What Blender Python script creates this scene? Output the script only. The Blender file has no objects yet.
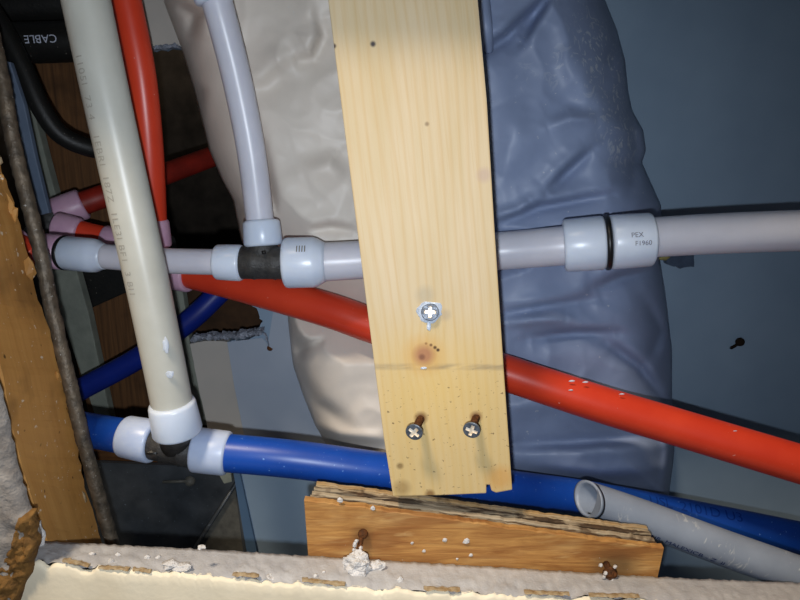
import bpy, bmesh, math, random
from mathutils import Vector, noise as mnoise
R = random.Random(7)
C = bpy.context.scene.collection
# ---------------------------------------------------------------- camera, world, lights, exposure
FPX = 620.0
PITCH = math.radians(13.0)
CO, SI = math.cos(PITCH), math.sin(PITCH)
cam_d = bpy.data.cameras.new('camera'); cam = bpy.data.objects.new('camera', cam_d); C.objects.link(cam)
cam_d.sensor_width = 36.0; cam_d.lens = FPX / 800 * 36.0
cam_d.clip_start = 0.005; cam_d.clip_end = 50
cam.rotation_euler = (math.pi / 2 - PITCH, 0, 0)
bpy.context.scene.camera = cam
sc = bpy.context.scene
sc.view_settings.view_transform = 'Standard'; sc.view_settings.look = 'None'
sc.view_settings.gamma = 1.0; sc.view_settings.use_curve_mapping = False
sc.view_settings.exposure = 0.0
w = bpy.data.worlds.new('world'); sc.world = w; w.use_nodes = True
w.node_tree.nodes['Background'].inputs[0].default_value = (0.75, 0.85, 1.0, 1)
w.node_tree.nodes['Background'].inputs[1].default_value = 0.035
def light(name, kind, loc, power, color, size, target=None, **kw):
    d = bpy.data.lights.new(name, kind); d.energy = power; d.color = color
    if kind == 'AREA': d.size = size
    else: d.shadow_soft_size = size
    for k, v in kw.items(): setattr(d, k, v)
    o = bpy.data.objects.new(name, d); C.objects.link(o); o.location = loc
    if target is not None:
        o.rotation_euler = (Vector(target) - Vector(loc)).to_track_quat('-Z', 'Y').to_euler()
    return o
# the phone's flash, beside and below the lens; a warm ceiling lamp in the room behind the camera
light('phone_flash', 'SPOT', (-0.006, 0.0, -0.021), 3.3, (0.83, 0.905, 1.0), 0.0035, (-0.07, 0.4, -0.10),
      spot_size=math.radians(124), spot_blend=1.0)
light('ceiling_lamp', 'AREA', (-0.42, -0.30, 1.16), 18.0, (1.0, 0.84, 0.64), 0.20, (0.0, 0.3, -0.1))

# ---------------------------------------------------------------- helpers
FV = Vector((0, CO, -SI)); UV = Vector((0, SI, CO)); XV = Vector((1, 0, 0))
def ray(px, py): return FV + XV * ((px - 400) / FPX) + UV * ((300 - py) / FPX)
def P(px, py, t): return ray(px, py) * t                      # point at depth t
def PY(px, py, y): r = ray(px, py); return r * (y / r.y)      # point on the upright plane y
def nz(p, s, seed=0.0): return mnoise.noise(Vector((p[0] * s + seed, p[1] * s - seed, p[2] * s + seed * .7)))
def lerp(a, b, t): return a + (b - a) * t
def interp(tab, x):
    if x <= tab[0][0]: return tab[0][1]
    for (a, va), (b, vb) in zip(tab, tab[1:]):
        if x <= b: return va + (vb - va) * (x - a) / (b - a)
    return tab[-1][1]
def obj(name, verts, faces, mat, parent=None, smooth=False):
    me = bpy.data.meshes.new(name); me.from_pydata([tuple(v) for v in verts], [], faces)
    bm = bmesh.new(); bm.from_mesh(me)
    bmesh.ops.recalc_face_normals(bm, faces=bm.faces[:])
    bm.to_mesh(me); bm.free()
    if smooth:
        for p in me.polygons: p.use_smooth = True
    me.materials.append(mat)
    o = bpy.data.objects.new(name, me); C.objects.link(o)
    if parent is not None: o.parent = parent
    return o
def thing(name, label, cat, group=None):
    o = bpy.data.objects.new(name, None); C.objects.link(o); o.empty_display_size = 0.02
    return tag(o, label, cat, group)
def tag(o, label, cat, group=None):
    o['label'] = label; o['category'] = cat
    if group: o['group'] = group
    return o
def struct(o, label):
    o['kind'] = 'structure'; o['label'] = label; o['category'] = 'wall'; return o
def bevel(o, width, seg=2):
    bm = bmesh.new(); bm.from_mesh(o.data)
    es = [e for e in bm.edges if len(e.link_faces) == 2 and e.calc_face_angle(0) > 0.5]
    bmesh.ops.bevel(bm, geom=es, offset=width, segments=seg, affect='EDGES', profile=0.6)
    bm.to_mesh(o.data); bm.free(); return o
def prism(name, pts, mat, parent=None, bev=0):
    """pts: front outline (world points); last arg in pts tuple is the extrusion vector"""
    front, ext = pts
    n = len(front)
    v = [Vector(p) for p in front] + [Vector(p) + ext for p in front]
    f = [tuple(range(n)), tuple(range(2 * n - 1, n - 1, -1))]
    f += [(i, (i + 1) % n, n + (i + 1) % n, n + i) for i in range(n)]
    o = obj(name, v, f, mat, parent)
    if bev: bevel(o, bev)
    return o
def slab(name, px, y0, th, mat, parent=None, bev=0, rough=0, step=0, seed=0):
    """pixel outline on the plane y0, th thick going back"""
    pts = [PY(a, b, y0) for a, b in px]
    if step: pts = jag(pts, step, rough, seed)
    return prism(name, (pts, Vector((0, th, 0))), mat, parent, bev)
def jag(pts, step, rough, seed=0, closed=True):
    out = []; n = len(pts)
    for i in range(n if closed else n - 1):
        a, b = pts[i], pts[(i + 1) % n]; k = max(1, int((b - a).length / step))
        for j in range(k):
            p = a.lerp(b, j / k)
            out.append(p + Vector((nz(p, 260, seed), 0, nz(p, 260, seed + 9))) * rough + Vector((nz(p, 900, seed), 0, nz(p, 900, seed + 4))) * rough * .5)
    if not closed: out.append(pts[-1])
    return out
def spline(pts, per=14):
    """Catmull-Rom through 3-D points"""
    pts = [Vector(p) for p in pts]
    if len(pts) == 2: return [pts[0].lerp(pts[1], i / per) for i in range(per + 1)]
    ext = [pts[0] * 2 - pts[1]] + pts + [pts[-1] * 2 - pts[-2]]
    out = []
    for i in range(1, len(ext) - 2):
        a, b, c, d = ext[i - 1:i + 3]
        for j in range(per):
            t = j / per
            out.append(0.5 * ((2 * b) + (c - a) * t + (2 * a - 5 * b + 4 * c - d) * t * t + (3 * b - a - 3 * c + d) * t ** 3))
    out.append(pts[-1]); return out
def frames(path):
    fr = []; up = Vector((0, -1, 0))
    for i, p in enumerate(path):
        t = (path[min(i + 1, len(path) - 1)] - path[max(i - 1, 0)]).normalized()
        a = (up - t * up.dot(t)).normalized(); b = t.cross(a)
        fr.append((p, t, a, b))
    return fr
def tube_geo(path, rad, n=28, cap=True, hollow=0):
    fr = frames(path); V = []; F = []
    for i, (p, t, a, b) in enumerate(fr):
        r = rad(i / (len(fr) - 1)) if callable(rad) else rad
        for k in range(n):
            an = 2 * math.pi * k / n; V.append(p + (a * math.cos(an) + b * math.sin(an)) * r)
    m = len(fr)
    for i in range(m - 1):
        for k in range(n):
            F.append((i * n + k, i * n + (k + 1) % n, (i + 1) * n + (k + 1) % n, (i + 1) * n + k))
    if hollow:
        o = len(V)
        for i, (p, t, a, b) in enumerate(fr):
            for k in range(n):
                an = 2 * math.pi * k / n; V.append(p + (a * math.cos(an) + b * math.sin(an)) * hollow)
        for i in range(m - 1):
            for k in range(n):
                F.append((o + i * n + k, o + (i + 1) * n + k, o + (i + 1) * n + (k + 1) % n, o + i * n + (k + 1) % n))
        for e in (0, (m - 1) * n):
            for k in range(n): F.append((e + k, e + (k + 1) % n, o + e + (k + 1) % n, o + e + k))
    elif cap:
        F.append(tuple(range(n))); F.append(tuple(range((m - 1) * n, m * n)))
    return V, F
def tube(name, path, rad, mat, parent=None, n=28, hollow=0):
    V, F = tube_geo(path, rad, n, True, hollow); return obj(name, V, F, mat, parent, True)
def lathe_along(name, a, b, prof, mat, parent=None, n=36):
    """prof: list of (s along 0..1 of a-b, radius)"""
    a, b = Vector(a), Vector(b); t = (b - a); L = t.length; t.normalize()
    u = Vector((0, -1, 0)); u = (u - t * u.dot(t)).normalized(); v = t.cross(u)
    V = []; F = []
    for s, r in prof:
        for k in range(n):
            an = 2 * math.pi * k / n; V.append(a + t * (s * L) + (u * math.cos(an) + v * math.sin(an)) * r)
    m = len(prof)
    for i in range(m - 1):
        for k in range(n): F.append((i * n + k, i * n + (k + 1) % n, (i + 1) * n + (k + 1) % n, (i + 1) * n + k))
    F.append(tuple(range(n))); F.append(tuple(range((m - 1) * n, m * n)))
    return obj(name, V, F, mat, parent, True)
def ring(name, a, b, r_in, r0, r1, mat, parent=None):
    """an expansion ring: rounded sleeve from a to b, outside radius r0 at a and r1 at b"""
    L = (Vector(b) - Vector(a)).length; e = 0.0018 / L
    prof = [(0, r_in), (0, r0 - .0016), (e * .35, r0 - .0005), (e, r0), (0.5, (r0 + r1) / 2 + .0001), (1 - e, r1), (1 - e * .35, r1 - .0005), (1, r1 - .0016), (1, r_in)]
    return lathe_along(name, a, b, prof, mat, parent)
def text_on(name, text, path, s0, ang, size, r, mat, parent, flip=False, stretch=1.0, spacing=1.0):
    """lettering wrapped on a pipe: runs along the path from length s0"""
    cu = bpy.data.curves.new('lettering', 'FONT'); cu.body = text; cu.size = size; cu.space_character = spacing
    tmp = bpy.data.objects.new('lettering', cu); C.objects.link(tmp)
    dg = bpy.context.evaluated_depsgraph_get(); me = bpy.data.meshes.new_from_object(tmp.evaluated_get(dg))
    bpy.data.objects.remove(tmp); bpy.data.curves.remove(cu)
    bm = bmesh.new(); bm.from_mesh(me)
    for i in range(1, 7):
        bmesh.ops.bisect_plane(bm, geom=bm.verts[:] + bm.edges[:] + bm.faces[:], plane_co=(0, size * .72 * i / 7, 0), plane_no=(0, 1, 0))
    d = [0]
    for a, b in zip(path, path[1:]): d.append(d[-1] + (b - a).length)
    fr = frames(path); W = max(v.co.x for v in bm.verts)
    for v in bm.verts:
        x, y = v.co.x * stretch, v.co.y - size * .35
        if flip: x, y = W * stretch - x, -y
        s = s0 + x; i = 0
        while i < len(d) - 2 and d[i + 1] < s: i += 1
        k = (s - d[i]) / max(d[i + 1] - d[i], 1e-9)
        p = fr[i][0].lerp(fr[i + 1][0], k); a = fr[i][2].lerp(fr[i + 1][2], k).normalized(); b = fr[i][3].lerp(fr[i + 1][3], k).normalized()
        an = ang - y / r
        v.co = p + (a * math.cos(an) + b * math.sin(an)) * (r + .00012)
    bm.to_mesh(me); bm.free(); me.name = name
    me.materials.clear(); me.materials.append(mat)
    o = bpy.data.objects.new(name, me); C.objects.link(o); o.parent = parent; return o

# ---------------------------------------------------------------- materials
def srgb(r, g, b):
    f = lambda c: (c / 255 / 12.92) if c / 255 <= .04045 else ((c / 255 + .055) / 1.055) ** 2.4
    return (f(r), f(g), f(b), 1)
class Mat:
    def __init__(s, name, rough=.5, spec=.5, metal=0):
        s.m = bpy.data.materials.new(name); s.m.use_nodes = True; s.t = s.m.node_tree; s.N = s.t.nodes
        s.b = s.N['Principled BSDF']; s.b.inputs['Roughness'].default_value = rough
        s.b.inputs['Specular IOR Level'].default_value = spec; s.b.inputs['Metallic'].default_value = metal
        s.pos = s.N.new('ShaderNodeNewGeometry').outputs['Position']; s.col = None; s.h = None
    def link(s, a, b): s.t.links.new(a, b)
    def axes(s, w, l, n, o):
        c = s.N.new('ShaderNodeCombineXYZ'); sub = s.N.new('ShaderNodeVectorMath'); sub.operation = 'SUBTRACT'
        s.link(s.pos, sub.inputs[0]); sub.inputs[1].default_value = o
        for i, d in enumerate((w, l, n)):
            v = s.N.new('ShaderNodeVectorMath'); v.operation = 'DOT_PRODUCT'; s.link(sub.outputs[0], v.inputs[0]); v.inputs[1].default_value = d
            s.link(v.outputs['Value'], c.inputs[i])
        return c.outputs[0]
    def scale(s, vec, k):
        v = s.N.new('ShaderNodeVectorMath'); v.operation = 'MULTIPLY'; s.link(vec, v.inputs[0]); v.inputs[1].default_value = k; return v.outputs[0]
    def noise(s, scale, detail=4, vec=None, rough=.55, dist=0):
        n = s.N.new('ShaderNodeTexNoise'); n.inputs['Scale'].default_value = scale; n.inputs['Detail'].default_value = detail
        n.inputs['Roughness'].default_value = rough; n.inputs['Distortion'].default_value = dist
        s.link(vec if vec is not None else s.pos, n.inputs['Vector']); return n.outputs['Fac']
    def ramp(s, fac, lo, hi):
        r = s.N.new('ShaderNodeMapRange'); r.inputs['From Min'].default_value = lo; r.inputs['From Max'].default_value = hi
        s.link(fac, r.inputs['Value']); return r.outputs['Result']
    def math(s, op, a, b=None):
        m = s.N.new('ShaderNodeMath'); m.operation = op
        for i, x in enumerate((a, b)):
            if x is None: continue
            if isinstance(x, (int, float)): m.inputs[i].default_value = x
            else: s.link(x, m.inputs[i])
        return m.outputs[0]
    def mix(s, fac, a, b):
        m = s.N.new('ShaderNodeMix'); m.data_type = 'RGBA'
        if isinstance(fac, (int, float)): m.inputs['Factor'].default_value = fac
        else: s.link(fac, m.inputs['Factor'])
        for x, i in ((a, 6), (b, 7)):
            if isinstance(x, tuple): m.inputs[i].default_value = x
            else: s.link(x, m.inputs[i])
        return m.outputs[2]
    def near(s, c, r, soft=.3):
        d = s.N.new('ShaderNodeVectorMath'); d.operation = 'DISTANCE'; s.link(s.pos, d.inputs[0]); d.inputs[1].default_value = tuple(c)
        return s.ramp(d.outputs['Value'], r * (1 + soft), r * (1 - soft))
    def color(s, c):
        s.col = c; return s
    def over(s, fac, c): s.col = s.mix(fac, s.col, c); return s
    def bump(s, h, strength=.3, dist=.001):
        b = s.N.new('ShaderNodeBump'); b.inputs['Strength'].default_value = strength; b.inputs['Distance'].default_value = dist
        s.link(h, b.inputs['Height'])
        if s.h is not None: s.link(s.h, b.inputs['Normal'])
        s.h = b.outputs[0]; return s
    def sss(s, w, rad, scale=.004):
        s.b.inputs['Subsurface Weight'].default_value = w; s.b.inputs['Subsurface Radius'].default_value = rad; s.b.inputs['Subsurface Scale'].default_value = scale; return s
    def done(s):
        if isinstance(s.col, tuple): s.b.inputs['Base Color'].default_value = s.col
        elif s.col is not None: s.link(s.col, s.b.inputs['Base Color'])
        if s.h is not None: s.link(s.h, s.b.inputs['Normal'])
        return s.m
def plain(name, c1, c2=None, sc_=60, rough=.5, spec=.5, metal=0, bump=0, bsc=300, dust=0, dustc=(200, 200, 195), sss=0):
    m = Mat(name, rough, spec, metal)
    m.color(m.mix(m.ramp(m.noise(sc_), .3, .7), srgb(*c1), srgb(*(c2 or c1))))
    if dust: m.over(m.ramp(m.noise(420, 3, rough=.65), .72 - dust, .76 - dust), srgb(*dustc))
    if bump: m.bump(m.noise(bsc, 5), bump)
    if sss: m.sss(sss, (1, .9, .8))
    return m.done()
M = {}
M['pex_white'] = plain('pex_white', (216, 216, 226), (204, 205, 216), 40, .34, .5, sss=.5, bump=.04, bsc=120)
M['pex_old'] = plain('pex_aged_white', (200, 199, 189), (188, 187, 177), 40, .36, .5, sss=.3, bump=.05, bsc=150)
M['ring_white'] = plain('ring_white', (216, 226, 242), (206, 217, 234), 60, .30, .5, sss=.5, bump=.04, bsc=200)
M['ring_blue'] = plain('ring_pale_blue', (196, 208, 230), (176, 192, 224), 60, .34, .5, sss=.3, bump=.04, bsc=200)
M['ring_pink'] = plain('ring_pink', (206, 168, 188), (190, 150, 176), 60, .4, .5, sss=.2)
M['red'] = plain('pex_red', (214, 66, 38), (202, 56, 32), 30, .36, .5, bump=.03, bsc=150, dust=.005, dustc=(222, 160, 150))
M['blue'] = plain('pex_blue', (22, 76, 172), (18, 66, 154), 30, .36, .5, bump=.03, bsc=150, dust=.05, dustc=(110, 150, 215), sss=.08)
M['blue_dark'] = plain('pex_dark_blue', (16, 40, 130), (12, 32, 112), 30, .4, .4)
M['tee'] = plain('fitting_black', (62, 60, 58), (40, 40, 40), 300, .5, .5, bump=.5, bsc=900)
M['black'] = plain('black_rubber', (22, 22, 22), (14, 14, 15), 60, .4, .5)
M['cable'] = plain('cable_black', (24, 23, 20), (15, 15, 14), 120, .5, .4, bump=.2, bsc=500, dust=.02, dustc=(110, 105, 95))
def scuffed():
    m = Mat('pex_dusty_grey', .4, .45); m.color(m.mix(m.ramp(m.noise(40), .3, .7), srgb(146, 156, 172), srgb(130, 140, 156)))
    v = m.axes((.9, 0, -.42), (.42, 0, .9), (0, 1, 0), (0, 0, 0))
    m.over(m.math('MULTIPLY', m.math('MULTIPLY', m.ramp(m.noise(1, 4, m.scale(v, (420, 140, 200)), dist=1), .58, .68), m.ramp(m.noise(45, 2), .5, .6)), .7), srgb(206, 208, 206))
    m.sss(.15, (1, .9, .8)); return m.done()
M['grey_pipe'] = scuffed()
M['ink'] = plain('ink_grey', (120, 116, 108), None, 60, .6, .2)
M['ink_pale'] = plain('ink_faint_grey', (158, 154, 144), (176, 172, 160), 900, .6, .2)
M['ink_mid'] = plain('ink_soft_grey', (120, 122, 136), None, 60, .6, .2)
M['ink_blue'] = plain('ink_blue', (24, 40, 92), None, 60, .6, .2)
M['ink_navy'] = plain('ink_navy', (12, 50, 128), None, 60, .6, .2)
M['ink_white'] = plain('ink_white', (190, 195, 210), None, 60, .6, .2)
M['gypsum'] = plain('gypsum_core', (190, 188, 187), (172, 170, 170), 90, .9, .2, bump=.35, bsc=700, dust=.0, dustc=(215, 212, 208))
M['paint'] = plain('cream_paint', (240, 228, 202), (228, 214, 186), 30, .7, .3, bump=.25, bsc=220)
M['paper'] = plain('torn_paper', (138, 108, 70), (178, 160, 130), 300, .9, .1, bump=.6)
M['plaster'] = plain('white_plaster', (222, 218, 214), (200, 196, 192), 200, .95, .1, bump=1.0, bsc=900)
M['concrete'] = plain('grey_mortar', (160, 152, 144), (118, 111, 105), 140, .95, .2, bump=1.0, bsc=420, dust=.02, dustc=(205, 200, 195))
M['crust'] = plain('brown_crust', (136, 98, 48), (92, 64, 30), 160, .8, .3, bump=1.0, bsc=500)
M['steel'] = plain('dusty_steel', (124, 110, 92), (72, 64, 54), 160, .5, .5, .35, bump=.7, bsc=350, dust=.05, dustc=(190, 186, 178))
M['zinc'] = plain('zinc_screw', (105, 112, 122), (70, 76, 86), 500, .38, .5, .35, bump=.2, bsc=900)
M['recess'] = plain('screw_recess_glint', (238, 232, 220), (222, 196, 160), 420, .3, .6, .2)  # flash glint in the cross put into a near-white colour
M['rust'] = plain('rusty_steel', (110, 66, 32), (60, 40, 26), 500, .8, .3, .3, bump=.8, bsc=900)
M['hole'] = plain('dark_hole', (34, 26, 20), None, 60, .9, .1)
M['dark_wood'] = plain('dark_brown_wood', (70, 48, 30), (40, 28, 18), 60, .8, .2, bump=.5, bsc=200)
M['void'] = plain('dark_void', (52, 46, 40), (34, 30, 26), 60, .9, .1)
M['metal_dark'] = plain('dark_sheet_metal', (78, 82, 86), (48, 52, 56), 40, .42, .5, .1, bump=.2, bsc=80, dust=.04, dustc=(120, 130, 142))
M['metal_rib'] = plain('dark_sheet_metal_rib', (104, 102, 94), (84, 82, 76), 200, .6, .4, .1)
M['batten'] = plain('grey_green_batten', (138, 142, 130), (120, 124, 114), 90, .8, .2, bump=.3)
M['strip_blue'] = plain('pale_blue_strip', (100, 114, 134), (84, 98, 118), 60, .5, .4)
M['tape'] = plain('grey_tape', (70, 84, 104), (52, 64, 82), 120, .4, .5, bump=.4)
M['yellow'] = plain('yellow_glue', (150, 140, 84), None, 120, .6, .4)
def panel_mat(name, c1, c2):
    m = Mat(name, .42, .35)
    m.color(m.mix(m.ramp(m.noise(14, 3), .3, .7), srgb(*c1), srgb(*c2)))
    m.over(m.math('MULTIPLY', m.ramp(m.noise(300, 3, rough=.7), .70, .76), m.ramp(m.noise(22, 2), .5, .68)), srgb(168, 176, 180))
    m.bump(m.noise(60, 3), .05)
    return m.done()
M['panel'] = panel_mat('blue_grey_panel', (134, 154, 173), (122, 142, 162))
M['panel_white'] = panel_mat('off_white_panel', (178, 172, 164), (160, 156, 150))

# ---------------------------------------------------------------- the setting
YB = 0.430                                                   # face of the back panel
def chain(pts, step=.004, rough=.0016, seed=0): return jag([PY(a, b, YB) for a, b in pts], step, rough, seed, False)
out = [PY(1250, -420, YB), PY(1250, 900, YB), PY(300, 900, YB)]
out += [PY(262, 600, YB), PY(248, 545, YB), PY(233, 470, YB), PY(226, 430, YB), PY(222, 344, YB)]
out += chain([(222, 344), (246, 340), (258, 336), (263, 322), (258, 312), (252, 306)], .0025, .0022, 3)
out += [PY(250, 300, YB), PY(262, 240, YB), PY(240, 190, YB), PY(225, 150, YB), PY(215, 60, YB)]
out += chain([(207, 44), (188, 44), (180, 49), (172, 46), (160, 47), (149, 49)], .0025, .0022, 5)
out += [PY(138, 0, YB), PY(118, -90, YB), PY(60, -420, YB)]
wb = struct(prism('wall_back', (out, Vector((0, .013, 0))), M['panel']), 'blue-grey painted back panel of the wall cavity behind the pipes')
slab('painted_strip', [(190, 344), (204, 341), (223, 341), (227, 342), (233, 380), (246, 446), (209, 440), (207, 424), (199, 390)], YB - .0007, .0125, M['panel_white'], wb, 0, .0003, .004, 2)
slab('painted_strip', [(118, -90), (205, -90), (200, 20), (196, 43), (188, 43), (180, 48), (172, 45), (160, 46), (150, 48), (138, 0)], YB - .003, .0028, M['panel_white'], wb, 0, .001, .004, 8)
slab('painted_panel', [(227, 342), (262, 338), (268, 344), (275, 300), (420, 300), (420, 446), (246, 446), (233, 380)], YB - .0004, .0004, panel_mat('pale_grey_panel', (160, 168, 180), (146, 156, 170)), wb)
def rough_strip(name, line, y0, depth, hgt, mat, parent, seed, n=60, k=6):
    """a crumbly exposed edge: a thin rough bar along a line in the picture, real depth"""
    V = []; F = []
    L = [PY(a, b, y0) for a, b in line]
    acc = [0]
    for a, b in zip(L, L[1:]): acc.append(acc[-1] + (b - a).length)
    for i in range(n + 1):
        s = acc[-1] * i / n; j = 0
        while j < len(acc) - 2 and acc[j + 1] < s: j += 1
        p = L[j].lerp(L[j + 1], (s - acc[j]) / (acc[j + 1] - acc[j]))
        for q in range(k + 1):
            a = 2 * math.pi * q / (k + 1)
            c = Vector((0, (0.5 - .5 * math.cos(a)) * depth, math.sin(a) * hgt * .5))
            w_ = p + c
            V.append(w_ + Vector((nz(w_, 500, seed), nz(w_, 500, seed + 3), nz(w_, 500, seed + 6))) * hgt * .55)
    kk = k + 1
    for i in range(n):
        for q in range(kk): F.append((i * kk + q, i * kk + (q + 1) % kk, (i + 1) * kk + (q + 1) % kk, (i + 1) * kk + q))
    F.append(tuple(range(kk))); F.append(tuple(range(n * kk, n * kk + kk)))
    return obj(name, V, F, mat, parent)
M['torn_gyp'] = plain('torn_blue_gypsum', (158, 164, 176), (112, 118, 130), 500, .9, .1, bump=1, bsc=900)
rough_strip('torn_gypsum_edge', [(190, 341), (210, 338), (232, 338), (250, 335), (262, 331)], YB - .006, .013, .0046, M['torn_gyp'], wb, 1)
rough_strip('torn_gypsum_edge', [(262, 330), (266, 338), (268, 345)], YB - .003, .006, .003, M['torn_gyp'], wb, 4, 14)
rough_strip('torn_gypsum_edge', [(149, 47), (163, 46), (173, 44), (181, 47), (190, 43)], YB - .005, .010, .0026, M['torn_gyp'], wb, 6, 40)
lathe_along('nail_hole', PY(270, 348, YB - .0006), PY(270, 348, YB + .004), [(0, .0022), (1, .002)], M['rust'], wb, 14)
# folded metal seam that runs down beside the painted strip below the blue pipe
V = slab('seam', [(233, 470), (239, 470), (256, 548), (262, 590), (255, 590), (246, 548)], YB - .003, .003, panel_mat('seam_paint', (84, 110, 138), (74, 98, 126)), wb)
# deeper boards behind the broken-open part of the cavity, on the left
wl = struct(slab('wall_left', [(-260, -420), (420, -420), (420, 800), (-260, 800)], .66, .02, M['void']), 'dark back of the cavity seen through the broken panel on the left')
def brown_wood(name, c1, c2, l=(0, 0, 1), w=(1, 0, 0), n=(0, 1, 0), sc_=1.0, rough=.75, extra=None):
    m = Mat(name, rough, .3); v = m.axes(w, l, n, (0, 0, 0))
    g = m.noise(1, 5, m.scale(v, (420 * sc_, 14 * sc_, 60 * sc_)), .6)
    m.color(m.mix(m.ramp(g, .3, .72), srgb(*c1), srgb(*c2)))
    m.over(m.math('MULTIPLY', m.ramp(m.noise(26, 3), .52, .72), .6), srgb(*[int(q * .55) for q in c2]))
    if extra: extra(m, v)
    m.bump(g, .25); return m.done()
M['brown1'] = brown_wood('brown_sheathing', (112, 76, 44), (70, 46, 26))
M['brown2'] = brown_wood('red_brown_ledge', (120, 78, 40), (76, 46, 22), (1, 0, 0), (0, 0, 1))
slab('sheathing_board', [(6, 50), (140, 40), (150, 150), (122, 176), (112, 250), (60, 250)], .50, .012, M['brown1'], wl, .001)
slab('sheathing_board', [(62, 300), (140, 268), (196, 290), (200, 330), (206, 430), (92, 430)], .50, .012, M['brown1'], wl, .001)
slab('sheathing_board', [(170, 285), (285, 300), (285, 345), (170, 345)], .475, .012, M['dark_wood'], wl, .001)
slab('crossrail', [(-20, 262), (150, 238), (150, 286), (132, 290), (60, 322), (-20, 350)], .4945, .012, M['cable'], wl, .001)
slab('ledge', [(92, 424), (330, 440), (330, 452), (92, 452)], .45, .012, M['brown2'], wl, .001)
slab('ledge', [(84, 446), (236, 452), (236, 474), (84, 470)], .462, .012, M['brown2'], wl, .001)

def batten(px, y, label):
    return tag(slab('batten', px, y, .009, M['batten'], None, .0008), label, 'batten', 'pale battens at the back of the cavity')
batten([(4, 64), (18, 64), (34, 112), (46, 160), (57, 200), (74, 262), (88, 312), (112, 424), (98, 424), (80, 372), (62, 318), (48, 262), (36, 200), (22, 130)], .484, 'pale grey-green batten behind the rusty steel strip on the left')
batten([(160, 262), (178, 268), (184, 300), (190, 345), (200, 392), (208, 426), (196, 424), (184, 380), (172, 330)], .455, 'pale batten beside the broken edge of the white panel strip')

# dark sheet metal under the blue pipe
t = thing('sheet_metal_panel', 'dark scratched sheet metal below the blue pipe tee', 'sheet metal')
slab('sheet', [(84, 462), (236, 468), (240, 640), (84, 640)], .452, .004, M['metal_dark'], t)
slab('gusset', [(236, 486), (244, 548), (252, 600), (170, 600), (195, 548)], .438, .006, M['metal_rib'], t, .0006)
tube('fold', [PY(237, 482, .436), PY(195, 548, .436), PY(165, 596, .436)], .0016, M['metal_dark'], t, 10)
tube('fold', [PY(237, 482, .436), PY(245, 548, .436), PY(251, 600, .436)], .0018, M['metal_dark'], t, 10)
lathe_along('rivet', PY(190, 481, .449), PY(190, 481, .453), [(0, .003), (.4, .0042), (1, .0042)], M['metal_rib'], t, 14)
tube('bolt', [PY(163, 482, .450), PY(188, 481, .449)], .0012, M['metal_rib'], t, 10)
slab('clip', [(216, 470), (230, 468), (232, 482), (224, 484)], .425, .004, M['batten'], t, .0006)

# front wall: plastered drywall with a rough cut edge
YF, YK = .2585, .2815
back_line = [(-60, 533), (43, 541), (200, 549), (313, 556), (480, 566), (655, 577), (800, 583), (1100, 596)]
front_line = [(-60, 555), (37, 561), (110, 567), (200, 574), (300, 581), (400, 588), (480, 593), (640, 598), (800, 605), (1100, 618)]
NX, NK = 420, 8
V = []; F = []
for i in range(NX + 1):
    px = lerp(-58, 1090, i / NX)
    b = PY(px, interp(back_line, px), YK); f = PY(px, interp(front_line, px), YF)
    tear = max(0, nz(f, 55, 2)) * .0035 + max(0, nz(f, 210, 5)) * .0012
    for k in range(NK + 1):
        u = k / NK; p = b.lerp(f, u)
        a = .0006 + .0011 * u
        p = p + Vector((0, 0, nz(p, 320, 1) * a + nz(p, 900, 3) * a * .6))
        if u > .75: p.z -= tear * (u - .75) / .25 * .8
        V.append(p)
for i in range(NX):
    for k in range(NK): a = i * (NK + 1) + k; F.append((a, a + 1, a + NK + 2, a + NK + 1))
core = list(V)
wf = bpy.data.objects.new('wall_front', None); C.objects.link(wf); struct(wf, 'cream plastered wall below the opening with a rough cut grey edge')
VV = list(V); FF = list(F)
for i in range(NX + 1):                                       # back face and underside
    VV.append(Vector((V[i * (NK + 1)].x, YK, -.36)))
o0 = len(V)
for i in range(NX): FF.append((i * (NK + 1), (i + 1) * (NK + 1), o0 + i + 1, o0 + i))
obj('gypsum_core', VV, FF, M['gypsum'], wf, True)
V = []; F = []
for i in range(NX + 1):                                       # painted face, flaking lip along the top
    top = core[i * (NK + 1) + NK].copy(); q = top.copy()
    q.z -= max(0, nz(top, 130, 8)) * .0024 + max(0, nz(top, 420, 11)) * .0012
    yf = YF - .0016 - .0004 * nz(q, 90, 4)
    V += [Vector((q.x, YF + .0008, q.z)), Vector((q.x, yf + .0006, q.z - .0004)), Vector((q.x, yf, q.z - .0016)), Vector((q.x, YF - .0016, q.z - .006)), Vector((q.x, YF - .0014, -.36))]
for i in range(NX):
    for k in range(4): a = i * 5 + k; F.append((a, a + 1, a + 6, a + 5))
obj('painted_face', V, F, M['paint'], wf, True)
for k, (a, b, hh) in enumerate([((62, 562), (88, 567), .0016), ((98, 569), (128, 571), .0012), ((132, 571), (150, 573), .0014), ((232, 576), (258, 578), .0010), ((302, 582), (345, 586), .0013), ((525, 594), (570, 596), .0008), ((590, 597), (640, 598), .0008), ((424, 590), (460, 592), .0010)]):
    rough_strip('torn_paper', [a, b], YF - .0022, .003, hh, M['paper'], wf, k * 3, 24, 5)
def blob(name, c, r, mat, parent, seed, rough=.35, sub=2, sq=(1, 1, 1)):
    bm = bmesh.new(); bmesh.ops.create_icosphere(bm, subdivisions=sub, radius=1)
    for v in bm.verts:
        d = v.co.normalized(); k = 1 + rough * mnoise.noise(d * 1.7 + Vector((seed, seed * 2, 0))) + rough * .5 * mnoise.noise(d * 4 + Vector((seed, 0, seed)))
        v.co = Vector(c) + Vector((d.x * sq[0], d.y * sq[1], d.z * sq[2])) * (r * k)
    me = bpy.data.meshes.new(name); bm.to_mesh(me); bm.free(); me.materials.append(mat)
    o = bpy.data.objects.new(name, me); C.objects.link(o); o.parent = parent; return o
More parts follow.
